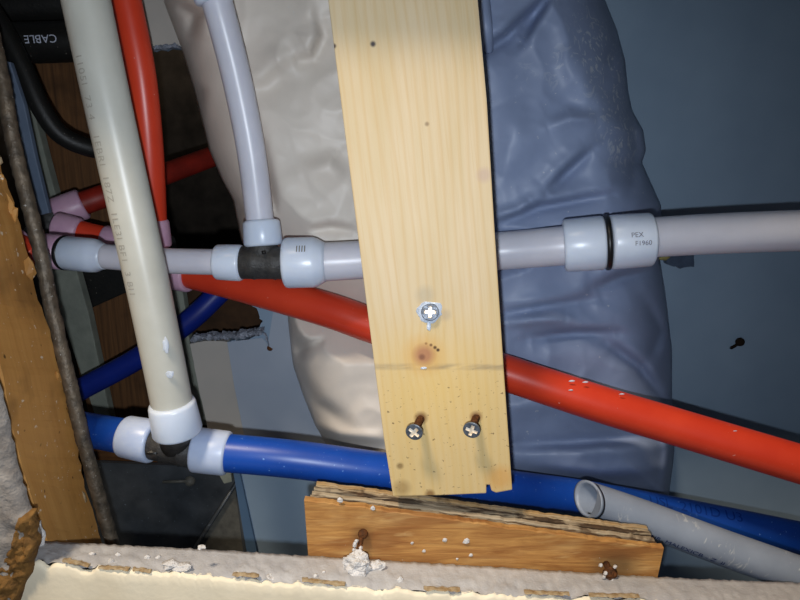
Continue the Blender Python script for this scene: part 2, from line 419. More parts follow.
for k in range(8):
    px = R.choice([R.uniform(60, 330), R.uniform(60, 700)]); u = R.uniform(.45, 1)
    b = PY(px, interp(back_line, px), YK).lerp(PY(px, interp(front_line, px), YF), u)
    blob('plaster_crumb', b, R.uniform(.0008, .0022), M['plaster'], wf, k, .5, 1)
for (px, py, r) in [(182, 567, .003), (170, 564, .0026), (268, 579, .003), (236, 576, .0028), (202, 547, .0014)]:
    blob('plaster_crumb', PY(px, py, YF + .003), r, M['plaster'], wf, px, .5, 2, (1.5, 1, .6))
prism('unseen_header', ([Vector((-.45, YF, .095)), Vector((.5, YF, .095)), Vector((.5, YF, .5)), Vector((-.45, YF, .5))], Vector((0, YK - YF, 0))), M['paint'], wf)  # unseen wall above the opening, added to keep lamp light off the cavity

# ---------------------------------------------------------------- wooden stud, mortar and steel on the left
FR = [(-150, -138), (150, -58), (250, -34), (330, -12), (375, 1), (430, 11), (480, 24), (515, 36), (545, 47), (600, 66)]
BK = [(-150, -76), (150, -8), (165, 1), (225, 20), (290, 35), (330, 49), (380, 62), (440, 75), (480, 84), (493, 85), (500, 90), (545, 102), (600, 118)]
def stud_extra(m, v):
    m.over(m.math('MULTIPLY', m.ramp(m.noise(300, 2), .68, .72), .8), srgb(230, 215, 190))
    m.over(m.math('MULTIPLY', m.ramp(m.noise(160, 2), .70, .76), .8), srgb(60, 38, 18))
M['stud'] = brown_wood('orange_stud_wood', (206, 152, 84), (186, 130, 66), (.12, 0, -1), (0, 1, 0), (1, 0, 0), .5, .6, stud_extra)
N = 100; V = []; F = []
for i in range(N + 1):
    py = lerp(-150, 600, i / N)
    a = PY(interp(FR, py), py, .2835); b = PY(interp(BK, py), py, .334)
    b = b + Vector((nz(b, 150, 4) * .0012 + nz(b, 600, 2) * .0007, 0, 0))
    a = a + Vector((nz(a, 120, 6) * .0006, 0, 0))
    V += [a - Vector((.034, 0, 0)), a - Vector((.0008, 0, 0)), a + Vector((.0002, .0012, 0)), a.lerp(b, .5), b, b + Vector((-.0015, .0015, 0)), Vector((a.x - .034, .336, b.z))]
for i in range(N):
    for k in range(7): F.append((i * 7 + k, i * 7 + (k + 1) % 7, i * 7 + 7 + (k + 1) % 7, i * 7 + 7 + k))
F.append(tuple(range(7))); F.append(tuple(range(N * 7, N * 7 + 7)))
t = thing('wall_stud', 'orange-brown wooden stud at the left side of the opening', 'stud')
obj('stud', V, F, M['stud'], t)
for k, (px, py) in enumerate([(2, 178), (3, 195), (9, 208), (0, 160), (14, 213), (45, 400), (57, 375), (83, 498), (30, 268)]):
    blob('wood_chip', PY(px, py, .330), .0016 + .0012 * (k % 3), M['paper'] if k % 2 else M['stud'], t, k, .6, 1, (.8, .6, 1.6))

LO = [(180, -62), (370, -8), (385, 1), (420, 9), (450, 16), (480, 23), (510, 33), (530, 41), (545, 39), (560, 36), (575, 27), (600, 20), (640, 12)]
YROW = [(300, .2834), (546, .2834), (552, .2582), (640, .2582)]
def lump(name, py0, py1, xl, edge, bulge, amp, mat, parent, seed, nx=26, ny=80):
    """a rough mass standing proud of the stud above and of the painted wall below"""
    V = []; F = []; W = nx + 1; base = []
    for j in range(ny + 1):
        py = lerp(py0, py1, j / ny); r = interp(edge, py) + 2.5 * nz((py * .01, 0, 0), 12, seed); l = interp(xl, py); yb = interp(YROW, py); base0 = .2572
        for i in range(W):
            u = i / nx; p = PY(lerp(l, r, u), py, base0); base.append(PY(lerp(l, r, u), py, yb))
            e = min(1, (1 - u) * 5, (py - py0) / 12, u * 5 if xl[0][1] > -20 else 1); h = math.sqrt(max(0, 1 - (1 - e) ** 2)) * bulge
            V.append(p + Vector((0, -1, 0)) * (h + amp * min(1, e * 2) * (nz(p, 130, seed) + .7 * nz(p, 330, seed + 1) + .5 * nz(p, 900, seed + 2))))
    for j in range(ny):
        for i in range(nx): a = j * W + i; F.append((a, a + 1, a + W + 1, a + W))
    n0 = len(V); V += base
    rim = [i for i in range(W)] + [j * W + nx for j in range(1, ny + 1)] + [ny * W + i for i in range(nx - 1, -1, -1)] + [j * W for j in range(ny - 1, 0, -1)]
    for a, b in zip(rim, rim[1:] + rim[:1]): F.append((a, b, n0 + b, n0 + a))
    return obj(name, V, F, mat, parent, True)
t = thing('mortar_lump', 'rough grey mortar with brown crust in the lower left corner', 'mortar')
lump('mortar', 190, 640, [(190, -110), (372, -70), (640, -70)], LO, .0045, .0022, M['concrete'], t, 1)
lump('brown_crust', 508, 640, [(505, 26), (540, 15), (565, 0), (580, -12), (600, -17), (640, -19)], [(505, 35), (525, 40), (540, 40), (560, 36), (580, 29), (600, 21), (640, 10)], .0050, .0030, M['crust'], t, 5, 24, 60)
blob('plaster_patch', PY(38.5, 533, .2765), .0046, M['plaster'], t, 3, .5, 3, (.5, .5, 1.5))

rod = spline([PY(-50, -130, .358), PY(-14, 10, .352), PY(2, 80, .349), PY(15, 150, .346), PY(40, 250, .341), PY(51, 305, .339), PY(68, 375, .336), PY(86, 450, .333), PY(112, 542, .330), PY(126, 590, .328)], 20)
V, F = tube_geo(rod, .0039, 14)
V = [v + Vector((nz(v, 300, 2), nz(v, 300, 5), 0)) * .0006 for v in V]
tag(obj('steel_strip', V, F, M['steel'], None, True), 'dusty rusted steel rod running down beside the wooden stud', 'steel rod')
tag(slab('plastic_strip', [(2, 60), (10, 62), (24, 104), (36, 160), (49, 213), (36, 216), (20, 150), (8, 96)], .405, .004, M['strip_blue'], None, .0006), 'pale blue plastic strip behind the upper steel rod', 'strip')

# ---------------------------------------------------------------- pipes and fittings
PRESS = []                                                    # pipes that press into the plastic-wrapped bag
def PS(pts): return [P(*p) for p in pts]
def pipe(name, label, pts, r, mat, press=False, hollow=0, cat='pipe', group=None, per=14):
    t = thing(name, label, cat, group); path = spline(PS(pts), per)
    tube('tube', path, r, mat, t, 32, hollow)
    if press: PRESS.append((path, r))
    return t, path
def tee_fitting(name, label, a, b, r, stub=None, cat='fitting'):
    t = thing(name, label, cat)
    a, b = Vector(a), Vector(b)
    lathe_along('body', a, b, [(0, r * .86), (.02, r), (.30, r), (.33, r * 1.05), (.37, r), (.63, r), (.67, r * 1.05), (.70, r), (.98, r), (1, r * .86)], M['tee'], t)
    if stub: lathe_along('branch', stub[0], stub[1], [(0, r * .95), (.9, r * .9), (1, r * .8)], M['tee'], t)
    return t
# thick aged riser
rt, rpath = pipe('water_pipe', 'thick aged white riser pipe leaning down to the blue pipe tee', [(74, -60, .285), (86, 0, .293), (107, 100, .303), (129, 200, .315), (151, 300, .328), (172, 404, .342), (175, 420, .344)], .0110, M['pex_old'])
ring('expansion_ring', P(171.5, 402, .3405), P(178, 433, .347), .011, .0126, .0135, M['ring_white'], rt)
text_on('printed_lettering', '1105I  73 4   1EBRI  187Z  1LE3I BF1  3 BI1', rpath, .050, .42, .0056, .0110, M['ink_pale'], rt, spacing=1.15)
blob('painted_glint', P(166, 345, .3236), .0024, M['ring_white'], rt, 1, .5, 3, (.6, .2, 1.8))  # flash highlights on the riser, modelled as two flat white blobs
blob('painted_glint', P(170, 374, .3266), .0022, M['ring_white'], rt, 4, .5, 3, (.9, .2, .9))
# lower tee and the blue line
tee = tee_fitting('tee_fitting', 'black plastic tee joining the thick white riser and blue pipes', P(146, 441, .362), P(202, 453, .362), .0098, (P(175, 447, .362), P(177, 428, .349)))
blob('rubber_burr', P(152, 453, .350), .002, M['black'], tee, 2, .6, 1, (1.6, .6, .7))
bl, bpath = pipe('water_pipe', 'short blue pipe left of the lower tee, passing behind the steel rod', [(30, 418, .410), (60, 424, .398), (95, 431, .384), (128, 437, .368), (150, 441, .363)], .0104, M['blue'])
ring('expansion_ring', P(124, 436, .3655), P(155, 442, .3625), .0104, .0122, .0126, M['ring_blue'], bl)
br, bpath = pipe('water_pipe', 'long blue pipe running right from the lower tee behind the boards', [(200, 451, .362), (228, 453, .362), (300, 460, .364), (390, 472, .372), (510, 488, .39), (580, 497, .402), (660, 511, .408), (800, 539, .40), (920, 566, .39)], .0110, M['blue'], True)
ring('expansion_ring', P(194, 449.5, .3625), P(229, 453.5, .3625), .011, .0130, .0128, M['ring_blue'], br)
text_on('printed_lettering', 'USL  2101D U3', bpath, .285, -1.05, .0095, .0110, M['ink_navy'], br)
# upper white line
up = tee_fitting('tee_fitting', 'black plastic tee below the thin white riser', P(234, 262.5, .362), P(296, 263, .362), .0096, (P(262.5, 262, .362), P(263, 243, .362)))
lathe_along('stop_lug', P(263.5, 251, .351), P(264, 254, .351), [(0, .0012), (1, .0012)], M['black'], up, 10)
lathe_along('stop_lug', P(281, 265, .3515), P(281, 268, .3515), [(0, .0010), (1, .0010)], M['black'], up, 10)
e1, p1 = pipe('water_pipe', 'thin milky white riser pipe in front of the insulation bag', [(206, -40, .315), (218, 5, .322), (236, 75, .336), (251, 150, .349), (260, 222, .361), (261, 236, .362)], .0080, M['pex_white'], True)
ring('expansion_ring', P(261, 220, .3615), P(263.5, 246, .363), .008, .0108, .0112, M['ring_white'], e1)
ring('expansion_ring', P(209, -26, .318), P(218, 1.5, .322), .008, .0118, .0116, M['ring_white'], e1)
g1, p1 = pipe('water_pipe', 'thin white pipe running left from the upper tee behind the riser', [(240, 262.5, .362), (215, 262, .363), (160, 260.5, .369), (105, 256.5, .377), (70, 253, .381)], .0076, M['pex_white'])
ring('expansion_ring', P(243, 263, .362), P(215.5, 262, .3628), .0076, .0107, .0104, M['ring_white'], g1)
lathe_along('expansion_ring', P(66, 253, .3815), P(106, 256.7, .377), [(0, .008), (0, .0100), (.04, .0105), (.62, .0105), (.78, .0100), (.92, .0080), (1, .0077)], M['ring_white'], g1)
lathe_along('rubber_washer', P(63.5, 252.7, .382), P(67.5, 253.1, .3815), [(0, .0104), (.3, .0108), (.7, .0108), (1, .0104)], M['black'], g1)
ring('pink_ring', P(44, 250.5, .385), P(64, 252.8, .382), .0076, .0107, .0107, M['ring_pink'], g1)
h1, hpath = pipe('water_pipe', 'white pipe from the upper tee passing behind the upright board', [(290, 263, .362), (322, 262, .362), (365, 259.5, .364), (430, 255, .368), (500, 251, .368), (566, 245.5, .356), (606, 242.5, .351)], .0113, M['pex_white'], True)
lathe_along('expansion_ring', P(284, 263, .362), P(326, 262, .362), [(0, .011), (0, .0128), (.04, .0144), (.1, .0148), (.7, .0148), (.82, .0138), (.93, .0122), (1, .0114)], M['ring_white'], h1)
text_on('printed_lettering', 'IIII', [P(284, 263, .362), P(326, 262, .362)], .009, -.72, .006, .0149, M['ink'], h1)
ring('expansion_ring', P(563.5, 245.8, .356), P(605, 242.6, .351), .0113, .0151, .0154, M['ring_white'], h1)
j1, jpath = pipe('water_pipe', 'white pipe leaving the right side of the picture from the ringed coupling', [(606, 242.5, .351), (652, 237.5, .349), (720, 233.5, .345), (800, 230.5, .339), (920, 228, .33)], .0113, M['pex_white'], True)
ring('expansion_ring', P(609, 242.3, .3507), P(652, 239.5, .3478), .0113, .0154, .0151, M['ring_white'], j1)
rp = [P(609, 242.3, .3507), P(652, 239.5, .3478)]
text_on('printed_lettering', 'PEX', rp, .0086, -.36, .0038, .0153, M['ink_mid'], j1)
text_on('printed_lettering', 'F1960', rp, .0104, -.06, .0036, .0153, M['ink_mid'], j1)
PRESS.append((spline(PS([(563, 246, .356), (606, 242.5, .351), (652, 239.5, .348)])), .0158)); PRESS.append((spline(PS([(240, 263, .362), (284, 263, .362), (326, 262, .362)])), .0150))
t = thing('pipe_coupling', 'black coupling collar between two wide white rings', 'coupling')
lathe_along('collar', P(604.2, 242.7, .3512), P(609.6, 242.3, .3506), [(0, .0150), (.2, .0158), (.8, .0158), (1, .0150)], M['black'], t)
lathe_along('sleeve', P(596, 243.1, .3516), P(618, 241.7, .3502), [(0, .0105), (1, .0105)], M['tee'], t, 20)
# red pipes
k1, kpath = pipe('water_pipe', 'long red pipe slanting down behind the board to the right edge', [(140, 260, .432), (200, 274.5, .42), (250, 287.5, .41), (325, 309, .396), (368, 324, .391), (430, 346, .386), (505, 372.5, .380), (600, 404, .374), (675, 426.5, .368), (800, 464, .352), (920, 499, .34)], .0112, M['red'], True)
ring('expansion_ring', P(160, 268, .428), P(191, 274.5, .4215), .0105, .0130, .0126, M['ring_pink'], k1)
for k, (px, py) in enumerate([(572, 381), (586, 382), (622, 394), (571, 390), (735, 431)]):
    blob('paint_fleck', P(px, py, interp([(560, .3655), (640, .362), (740, .353)], px)), .0011 - .0001 * k, M['ring_white'], k1, k, .5, 1, (1.8, .4, .6))
l1, lpath = pipe('water_pipe', 'upright red pipe just right of the thick white riser', [(112, -60, .338), (126, 0, .345), (141, 75, .356), (149, 150, .37), (153, 222, .386), (154, 236, .388)], .0083, M['red'])
ring('expansion_ring', P(153, 219, .386), P(155, 247, .390), .0083, .0094, .0102, M['ring_pink'], l1)
M['red_shaded'] = plain('pex_red_shaded', (150, 36, 22), (112, 26, 16), 60, .5, .4)  # shade of the deep hole put into a darker copy of the red
m1, mp = pipe('water_pipe', 'shade-darkened red pipe slanting up to the right deep in the cavity', [(60, 214, .446), (82, 204, .45), (110, 194, .458), (165, 174, .49), (230, 150, .54)], .0084, M['red_shaded'])
ring('expansion_ring', P(56, 214, .446), P(84, 203.5, .451), .0082, .0112, .0112, M['ring_pink'], m1)
n1, np_ = pipe('water_pipe', 'short red pipe between two pink rings behind the thin white pipe', [(56, 227, .425), (76, 231, .427), (106, 238, .43), (150, 249, .432)], .0078, M['red'])
ring('expansion_ring', P(55, 226, .425), P(80, 232, .427), .0078, .0100, .0096, M['ring_pink'], n1)
ring('expansion_ring', P(103, 238.5, .43), P(128, 244, .431), .0078, .0095, .0104, M['ring_pink'], n1)
tee_fitting('elbow_fitting', 'black fitting joining the two red pipes behind the steel rod', P(36, 240, .455), P(62, 208, .455), .0105)
tee_fitting('elbow_fitting', 'black elbow under the pink ring of the upright red pipe', P(130, 246, .432), P(172, 250, .432), .0100, (P(155, 250, .432), P(155, 240, .400)))
o1, op = pipe('water_pipe', 'red pipe stub between the wooden stud and the steel rod', [(-10, 232, .392), (14, 243, .388), (36, 256, .386)], .0075, M['red'])
ring('expansion_ring', P(4, 238, .390), P(17, 245, .388), .0075, .0096, .0096, M['ring_pink'], o1)
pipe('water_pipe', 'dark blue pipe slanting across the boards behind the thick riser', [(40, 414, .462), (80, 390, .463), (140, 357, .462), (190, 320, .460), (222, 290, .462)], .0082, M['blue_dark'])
# loose cut pipe lying against the plywood
q1, qpath = pipe('pipe_offcut', 'loose dusty grey-white pipe with an open cut end beside the plywood', [(582, 497, .362), (640, 516.5, .360), (720, 546.5, .350), (800, 575, .342), (880, 604, .347)], .0101, M['grey_pipe'], False, .0084)
q_fr = frames(qpath)[0]                                       # sawn at a slant
for v in q1.children[0].data.vertices:
    dv = v.co - q_fr[0]
    if dv.length < .0105: v.co += q_fr[1] * (.55 * dv.dot(q_fr[2]) + .003)
text_on('printed_lettering', 'CPNR  MALEXICB - Z  II', qpath, .036, .50, .0044, .0101, M['ink_blue'], q1)
# cables
c1, cp = pipe('electric_cable', 'thick black cable at the top left, uppermost of the bundle', [(-60, 8, .436), (30, 5, .44), (150, -4, .446)], .0165, M['cable'], cat='cable')
c2, cp = pipe('electric_cable', 'thick black cable with white lettering at the top left', [(-60, 44, .428), (20, 43, .428), (80, 41, .43), (140, 36, .434)], .0135, M['cable'], cat='cable')
text_on('printed_lettering', '2    CABLE    I   V', cp, .045, .02, .0072, .0135, M['ink_white'], c2, True, 1.0)
pipe('electric_cable', 'thin black cable curving down from the top left corner', [(-30, -20, .39), (0, 24, .395), (22, 66, .40), (40, 106, .406), (60, 134, .414), (90, 148, .425), (125, 152, .44)], .0062, M['cable'], cat='cable')
tag(tube('electric_cable', spline([P(-14, 40, .40), P(6, 82, .405), P(24, 120, .41)]), .0040, M['cable']), 'short black wire beside the curving black cable', 'cable')

# ---------------------------------------------------------------- upright board with screws
YBD = .285
c_l0, c_l1 = PY(400, 0, YBD), PY(452, 490, YBD)
ld = (c_l1 - c_l0).normalized(); wd = Vector((ld.z * -1, 0, ld.x)); wd = wd if wd.x > 0 else -wd
def board_mat():
    m = Mat('pine_board', .55, .35); v = m.axes(tuple(wd), tuple(ld), (0, 1, 0), tuple(c_l0))
    kn = PY(424, 355, YBD)
    # rings run lengthwise, pushed aside round the knot
    sep = m.N.new('ShaderNodeSeparateXYZ'); m.link(v, sep.inputs[0])
    warp = m.math('MULTIPLY', m.near(kn, .009, 1.0), .004)
    low = m.noise(1, 2, m.scale(v, (22, 5, 10)))
    wpos = m.math('ADD', sep.outputs[0], m.math('ADD', warp, m.math('MULTIPLY', low, .016)))
    s = m.math('SINE', m.math('MULTIPLY', wpos, 1500))
    rings = m.math('POWER', m.math('ADD', m.math('MULTIPLY', s, .5), .5), 3.0)
    fine = m.noise(1, 4, m.scale(v, (900, 22, 60)), .6)
    m.color(m.mix(m.ramp(m.noise(1, 3, m.scale(v, (60, 12, 20))), .3, .7), srgb(206, 186, 152), srgb(196, 175, 134)))
    m.over(m.math('MULTIPLY', rings, .24), srgb(190, 152, 92))
    m.over(m.math('MULTIPLY', m.ramp(fine, .5, .75), .35), srgb(188, 154, 100))
    along = sep.outputs[1]
    Lk = (kn - c_l0).dot(ld)
    m.over(m.math('MULTIPLY', m.ramp(along, Lk - .03, Lk + .02), .35), srgb(222, 184, 96))          # yellower lower end
    m.over(m.math('MULTIPLY', m.near(PY(436, 385, YBD), .02, .9), .3), srgb(226, 186, 92))
    band = m.math('MULTIPLY', m.ramp(m.math('ABSOLUTE', m.math('SUBTRACT', m.math('SUBTRACT', along, m.math('MULTIPLY', sep.outputs[0], .12)), Lk + .0068)), .0022, .0006), m.ramp(m.noise(1, 3, m.scale(v, (60, 300, 1))), .35, .65))
    m.over(m.math('MULTIPLY', band, .55), srgb(120, 108, 92))                                         # pencil-grey smudge across
    low_end = m.ramp(along, Lk + .004, Lk + .02)
    m.over(m.math('MULTIPLY', low_end, m.math('MULTIPLY', m.ramp(m.noise(1, 3, m.scale(v, (420, 520, 1))), .645, .70), .75)), srgb(92, 72, 44))
    m.over(m.math('MULTIPLY', m.ramp(m.noise(1, 3, m.scale(v, (500, 380, 1))), .75, .78), .6), srgb(110, 84, 60))
    for (px, py, r, c, f) in [(424, 355, .0085, (206, 158, 84), .6), (424, 355, .0046, (166, 112, 82), .85), (422, 357, .0014, (112, 70, 52), .7), (438, 350, .0008, (60, 36, 22), .95), (435, 347.5, .0008, (70, 44, 24), .9), (431, 345, .0007, (90, 56, 30), .8), (426, 343.5, .0006, (130, 90, 50), .7),
                              (373, 44, .0011, (60, 52, 52), 1), (334, 46, .0009, (74, 62, 56), 1), (421, 418, .0028, (104, 66, 34), .9), (476, 417, .0026, (112, 72, 40), .9),
                              (430, 494, .0022, (120, 82, 40), .8), (400, 466, .0016, (110, 86, 50), .7), (402, 488, .0040, (134, 104, 60), .55), (500, 478, .0062, (206, 148, 70), .55),
                              (427, 124, .0009, (120, 96, 66), .7), (484, 175, .0030, (176, 150, 140), .5), (445, 315, .0026, (150, 136, 120), .35), (425, 295, .0040, (150, 146, 130), .35)]:
        m.over(m.math('MULTIPLY', m.near(PY(px, py, YBD), r, .45), f), srgb(*c))
    m.bump(rings, .10, .0004); m.bump(fine, .2, .0005)
    return m.done()
M['board'] = board_mat()
bd = thing('wooden_board', 'pale pine board standing upright across the pipes with screws', 'board')
slab('plank', [(311, -130), (469, -130), (478, 0), (487, 100), (494.5, 225), (504, 370), (512.5, 490), (496, 493), (491.5, 491), (490, 485), (486.5, 485), (486.5, 493.5), (440, 495.5), (393, 496.5), (384, 440), (366, 300), (347, 150), (328, 0)], YBD, .019, M['board'], bd, .0007)
def screw(base, head, R_, parent, roll, mat='zinc', rec='recess'):
    base, head = Vector(base), Vector(head); d = (head - base); L = d.length; d.normalize()
    u = Vector((1, 0, 0)); u = (u - d * u.dot(d)).normalized(); v = d.cross(u)
    N = 48; V = []; F = []
    def rc(a):                                             # outline of the cross recess
        a = (a + roll) % (math.pi / 2); a = min(a, math.pi / 2 - a); wv = .2; ln = .68
        return R_ * min(ln / max(math.cos(a), .01), wv / max(math.sin(a), 1e-3) if math.sin(a) > wv / math.hypot(ln, wv) else ln / math.cos(a))
    rows = [(-R_ * .75, lambda a: R_ * .42), (-R_ * .22, lambda a: R_ * .98), (-R_ * .05, lambda a: R_), (0, lambda a: R_ * .93), (R_ * .04, lambda a: max(rc(a) * 1.06, R_ * .6) if False else rc(a))]
    for h, fn in rows:
        for k in range(N):
            a = 2 * math.pi * k / N; V.append(head + d * h + (u * math.cos(a) + v * math.sin(a)) * fn(a))
    for i in range(len(rows) - 1):
        for k in range(N): F.append((i * N + k, i * N + (k + 1) % N, (i + 1) * N + (k + 1) % N, (i + 1) * N + k))
    F.append(tuple(range(N)))
    o = obj('screw', V, F, M[mat], parent)
    V = []; F = []
    for h, s in ((R_ * .04, 1.0), (-R_ * .12, .8)):
        for k in range(N):
            a = 2 * math.pi * k / N; V.append(head + d * h + (u * math.cos(a) + v * math.sin(a)) * rc(a) * s)
    for k in range(N): F.append((k, (k + 1) % N, N + (k + 1) % N, N + k))
    F.append(tuple(range(N, 2 * N)))
    obj('cross_recess', V, F, M[rec], o)
    if L > .003:
        path = [base - d * .01 + d * ((L + .01 - R_ * .6) * i / 60) for i in range(61)]
        tube('thread', path, lambda s: R_ * .40 + R_ * .08 * (round(s * 60) % 2), M['rust'], o, 14)
    return o
screw(PY(430, 312, YBD + .002), PY(430, 312, YBD - .0013), .0042, bd, .05)
screw(PY(420.5, 419, YBD), PY(414, 432.5, YBD - .0125), .0042, bd, .6)
screw(PY(476, 418, YBD), PY(471.5, 430.5, YBD - .0115), .0042, bd, .25)
blob('paint_chip', PY(430, 311.5, YBD - .0001), .0056, M['ring_white'], bd, 4, .35, 3, (1, .05, .95))
blob('paint_chip', PY(429, 326, YBD - .0001), .0017, M['ring_white'], bd, 2, .4, 2, (.6, .3, 1.5))
blob('paint_chip', PY(424, 368, YBD - .0001), .0010, M['ring_white'], bd, 3, .5, 2, (1.6, .3, .6))

# ---------------------------------------------------------------- plywood block
def ply_mat(name, c1, c2, sc_=1.0, specks=True):
    m = Mat(name, .7, .3); v = m.axes((0, .3, 1), (1, 0, -.22), (0, 1, 0), (0, 0, 0))
    g = m.noise(1, 5, m.scale(v, (260 * sc_, 26 * sc_, 260 * sc_)), .6, 1.2)
    m.color(m.mix(m.ramp(g, .34, .68), srgb(*c1), srgb(*c2)))
    m.over(m.math('MULTIPLY', m.ramp(m.noise(1, 3, m.scale(v, (60, 24, 60))), .5, .7), .55), srgb(c1[0] + 14, c1[1] + 24, c1[2] + 28))
    m.over(m.math('MULTIPLY', m.ramp(m.noise(1, 4, m.scale(v, (900, 60, 900))), .6, .8), .5), srgb(*[int(q * .6) for q in c2]))
    if not specks: m.over(m.math('MULTIPLY', m.ramp(m.noise(1, 4, m.scale(v, (300, 40, 300)), dist=.8), .46, .62), .75), srgb(176, 158, 130)).over(m.math('MULTIPLY', m.ramp(m.noise(70, 4), .58, .68), .8), srgb(84, 62, 42))
    if specks: m.over(m.math('MULTIPLY', m.ramp(m.noise(1, 4, m.scale(v, (64, 9, 64)), dist=1.2), .50, .60), .65), srgb(136, 84, 42)).over(m.math('MULTIPLY', m.ramp(m.noise(1, 4, m.scale(v, (130, 20, 130)), dist=1), .56, .7), .5), srgb(216, 178, 118))
    if specks: m.over(m.math('MULTIPLY', m.ramp(m.noise(520, 2), .77, .79), .6), srgb(226, 220, 210))
    if specks:
        for px, py, r in ((608, 566, .007), (625, 566, .006), (362, 535, .004)): m.over(m.math('MULTIPLY', m.near(PY(px, py, .2835), r, .8), .6), srgb(74, 54, 34))
    m.bump(g, .4); return m.done()
pb = thing('plywood_block', 'weathered plywood offcut with layered edge standing behind the cut plaster', 'plywood')
A, B = PY(304, 500, .2835), PY(664, 549, .2835)
cols = [((190, 140, 78), (148, 98, 50)), ((92, 66, 42), (60, 44, 28)), ((176, 158, 132), (140, 120, 92)), ((158, 132, 98), (120, 94, 64)), ((80, 62, 44), (56, 42, 30)), ((178, 156, 122), (150, 124, 88)), ((176, 144, 98), (140, 110, 70))]
th = [.0042, .0024, .0030, .0018, .0030, .0022, .0030]; off = [0, -.0005, .0002, -.0010, .0002, -.0004, .0003]; dl = [0, .0024, .0030, .0036, .0034, .0040, .0040]; dr = [0, -.0016, -.0020, -.0024, -.0020, -.0014, -.0018]
y = .2835
for k in range(7):
    n = 90; V = []; F = []
    for i in range(n + 1):
        x = lerp(A.x + dl[k], B.x + dr[k], i / n); z = lerp(A.z, B.z, (x - A.x) / (B.x - A.x)) + off[k]
        q = Vector((x, y, z)); z += nz(q, 160, k) * .0007 + nz(q, 600, k + 3) * .0005
        if k == 0: z += 0.0016 * max(0, 1 - i / 6) * 0
        lx = (z + .235) / .06
        shear = 0 if 0 < i < n else 0
        for (yy, zz) in ((y + .0002, z - .0004), (y + .0008, z), (y + th[k] - .0004, z + .0002), (y + th[k], -.235), (y, -.235)):
            xx = x
            if i == 0: xx += (z - zz) * .12 if zz < -.2 else 0
            if i == n: xx -= (z - zz) * .10 if zz < -.2 else 0
            V.append(Vector((xx, yy, zz)))
    for i in range(n):
        for q in range(5): F.append((i * 5 + q, i * 5 + (q + 1) % 5, i * 5 + 5 + (q + 1) % 5, i * 5 + 5 + q))
    F.append(tuple(range(5))); F.append(tuple(range(n * 5, n * 5 + 5)))
    obj('veneer_layer', V, F, ply_mat('veneer_%d' % k, *cols[k], specks=(k == 0)), pb)
    y += th[k]
for k, (px, py, r) in enumerate([(445, 540, .0013), (467, 541, .0018), (424, 551, .0010), (471, 555, .0011), (412, 543, .0009), (457, 559, .0008), (340, 500, .0016), (373, 508, .0014)]):
    blob('plaster_speck', PY(px, py, .2833), r, M['plaster'], pb, k, .5, 1, (1, .5, 1))
t = tag(thing('plaster_lump', '', 'plaster'), 'white plaster lump round a nail on the cut wall edge', 'plaster')
blob('plaster', PY(357, 564, .2715), .0062, M['plaster'], t, 9, .45, 4, (1.05, .8, 1.0))
blob('plaster', PY(377, 566, .274), .0030, M['plaster'], t, 5, .5, 3, (1.4, .9, .8))
tube('nail', [PY(362, 534, .2838), PY(361, 540, .279), PY(359, 550, .2765), PY(357, 560, .274)], .0013, M['rust'], t, 10)
lathe_along('nail_head', PY(363, 534, .2800), PY(363, 534, .2834), [(0, .0018), (.4, .0026), (1, .0026)], M['rust'], t, 14)
for k in range(7): blob('plaster_crumb', PY(358 + R.uniform(-5, 5), 541 + k * 2.2, .2765), .0011, M['plaster'], t, k, .5, 1)
t = thing('rusty_screw', 'rusty screw with plaster crumbs at the right end of the plywood', 'screw')
blob('head', PY(610, 573, .2775), .0034, M['rust'], t, 2, .4, 3, (1, .8, 1))
tube('shank', [PY(606, 563, .2836), PY(609, 570, .279)], .0016, M['rust'], t, 10)
for k, (px, py) in enumerate([(604, 577), (606, 573), (612, 580), (601, 565), (615, 567)]): blob('plaster_crumb', PY(px, py, .2755), .0011, M['plaster'], t, k, .5, 1)

# ---------------------------------------------------------------- plastic-wrapped insulation bag behind the pipes
import numpy as np
XL = [(-80, 150), (0, 163), (45, 180), (90, 194), (150, 209), (180, 222), (200, 233), (240, 241), (280, 262), (310, 287), (340, 290), (365, 293), (395, 303), (425, 315), (445, 327), (470, 345), (500, 370)]
XR = [(-80, 590), (0, 605), (30, 617), (60, 625), (90, 628), (110, 632), (130, 643), (150, 646), (163, 642), (185, 652), (205, 661), (225, 662), (260, 660), (290, 665), (350, 672), (395, 672), (440, 675), (465, 673), (500, 668)]
NXG, NYG = 230, 220
PX = np.zeros((NYG + 1, NXG + 1)); PYG = np.zeros_like(PX)
for j in range(NYG + 1):
    py = -80 + 578 * j / NYG; a, b = interp(XL, py), interp(XR, py)
    uu = np.linspace(0, 1, NXG + 1); uu = uu + .0 * uu
    PX[j] = a + (b - a) * uu; PYG[j] = py
XLv = np.array([[interp(XL, r[0])] for r in PYG]); XRv = np.array([[interp(XR, r[0])] for r in PYG])
E = np.minimum(np.minimum(PX - XLv, XRv - PX), (498 - PYG) * 1.3)
e = np.clip(E / 62, 0, 1)
H = .060 * np.sqrt(np.clip(1 - (1 - e) ** 2, 0, 1)) * (1 - .10 * np.clip((PYG - 100) / 400, 0, 1))
def vnoise(s, seed):
    out = np.zeros_like(PX)
    for j in range(NYG + 1):
        for i in range(NXG + 1): out[j, i] = mnoise.noise(Vector((PX[j, i] * s + seed, PYG[j, i] * s - seed, seed * .3)))
    return out
na_, nb_, nc_ = vnoise(.011, 3), vnoise(.024, 8), vnoise(.055, 1)
H += e * (.0050 * na_ + .0020 * (1 - np.abs(nb_) * 2) + .0004 * (1 - np.abs(nc_) * 2) - .0022)
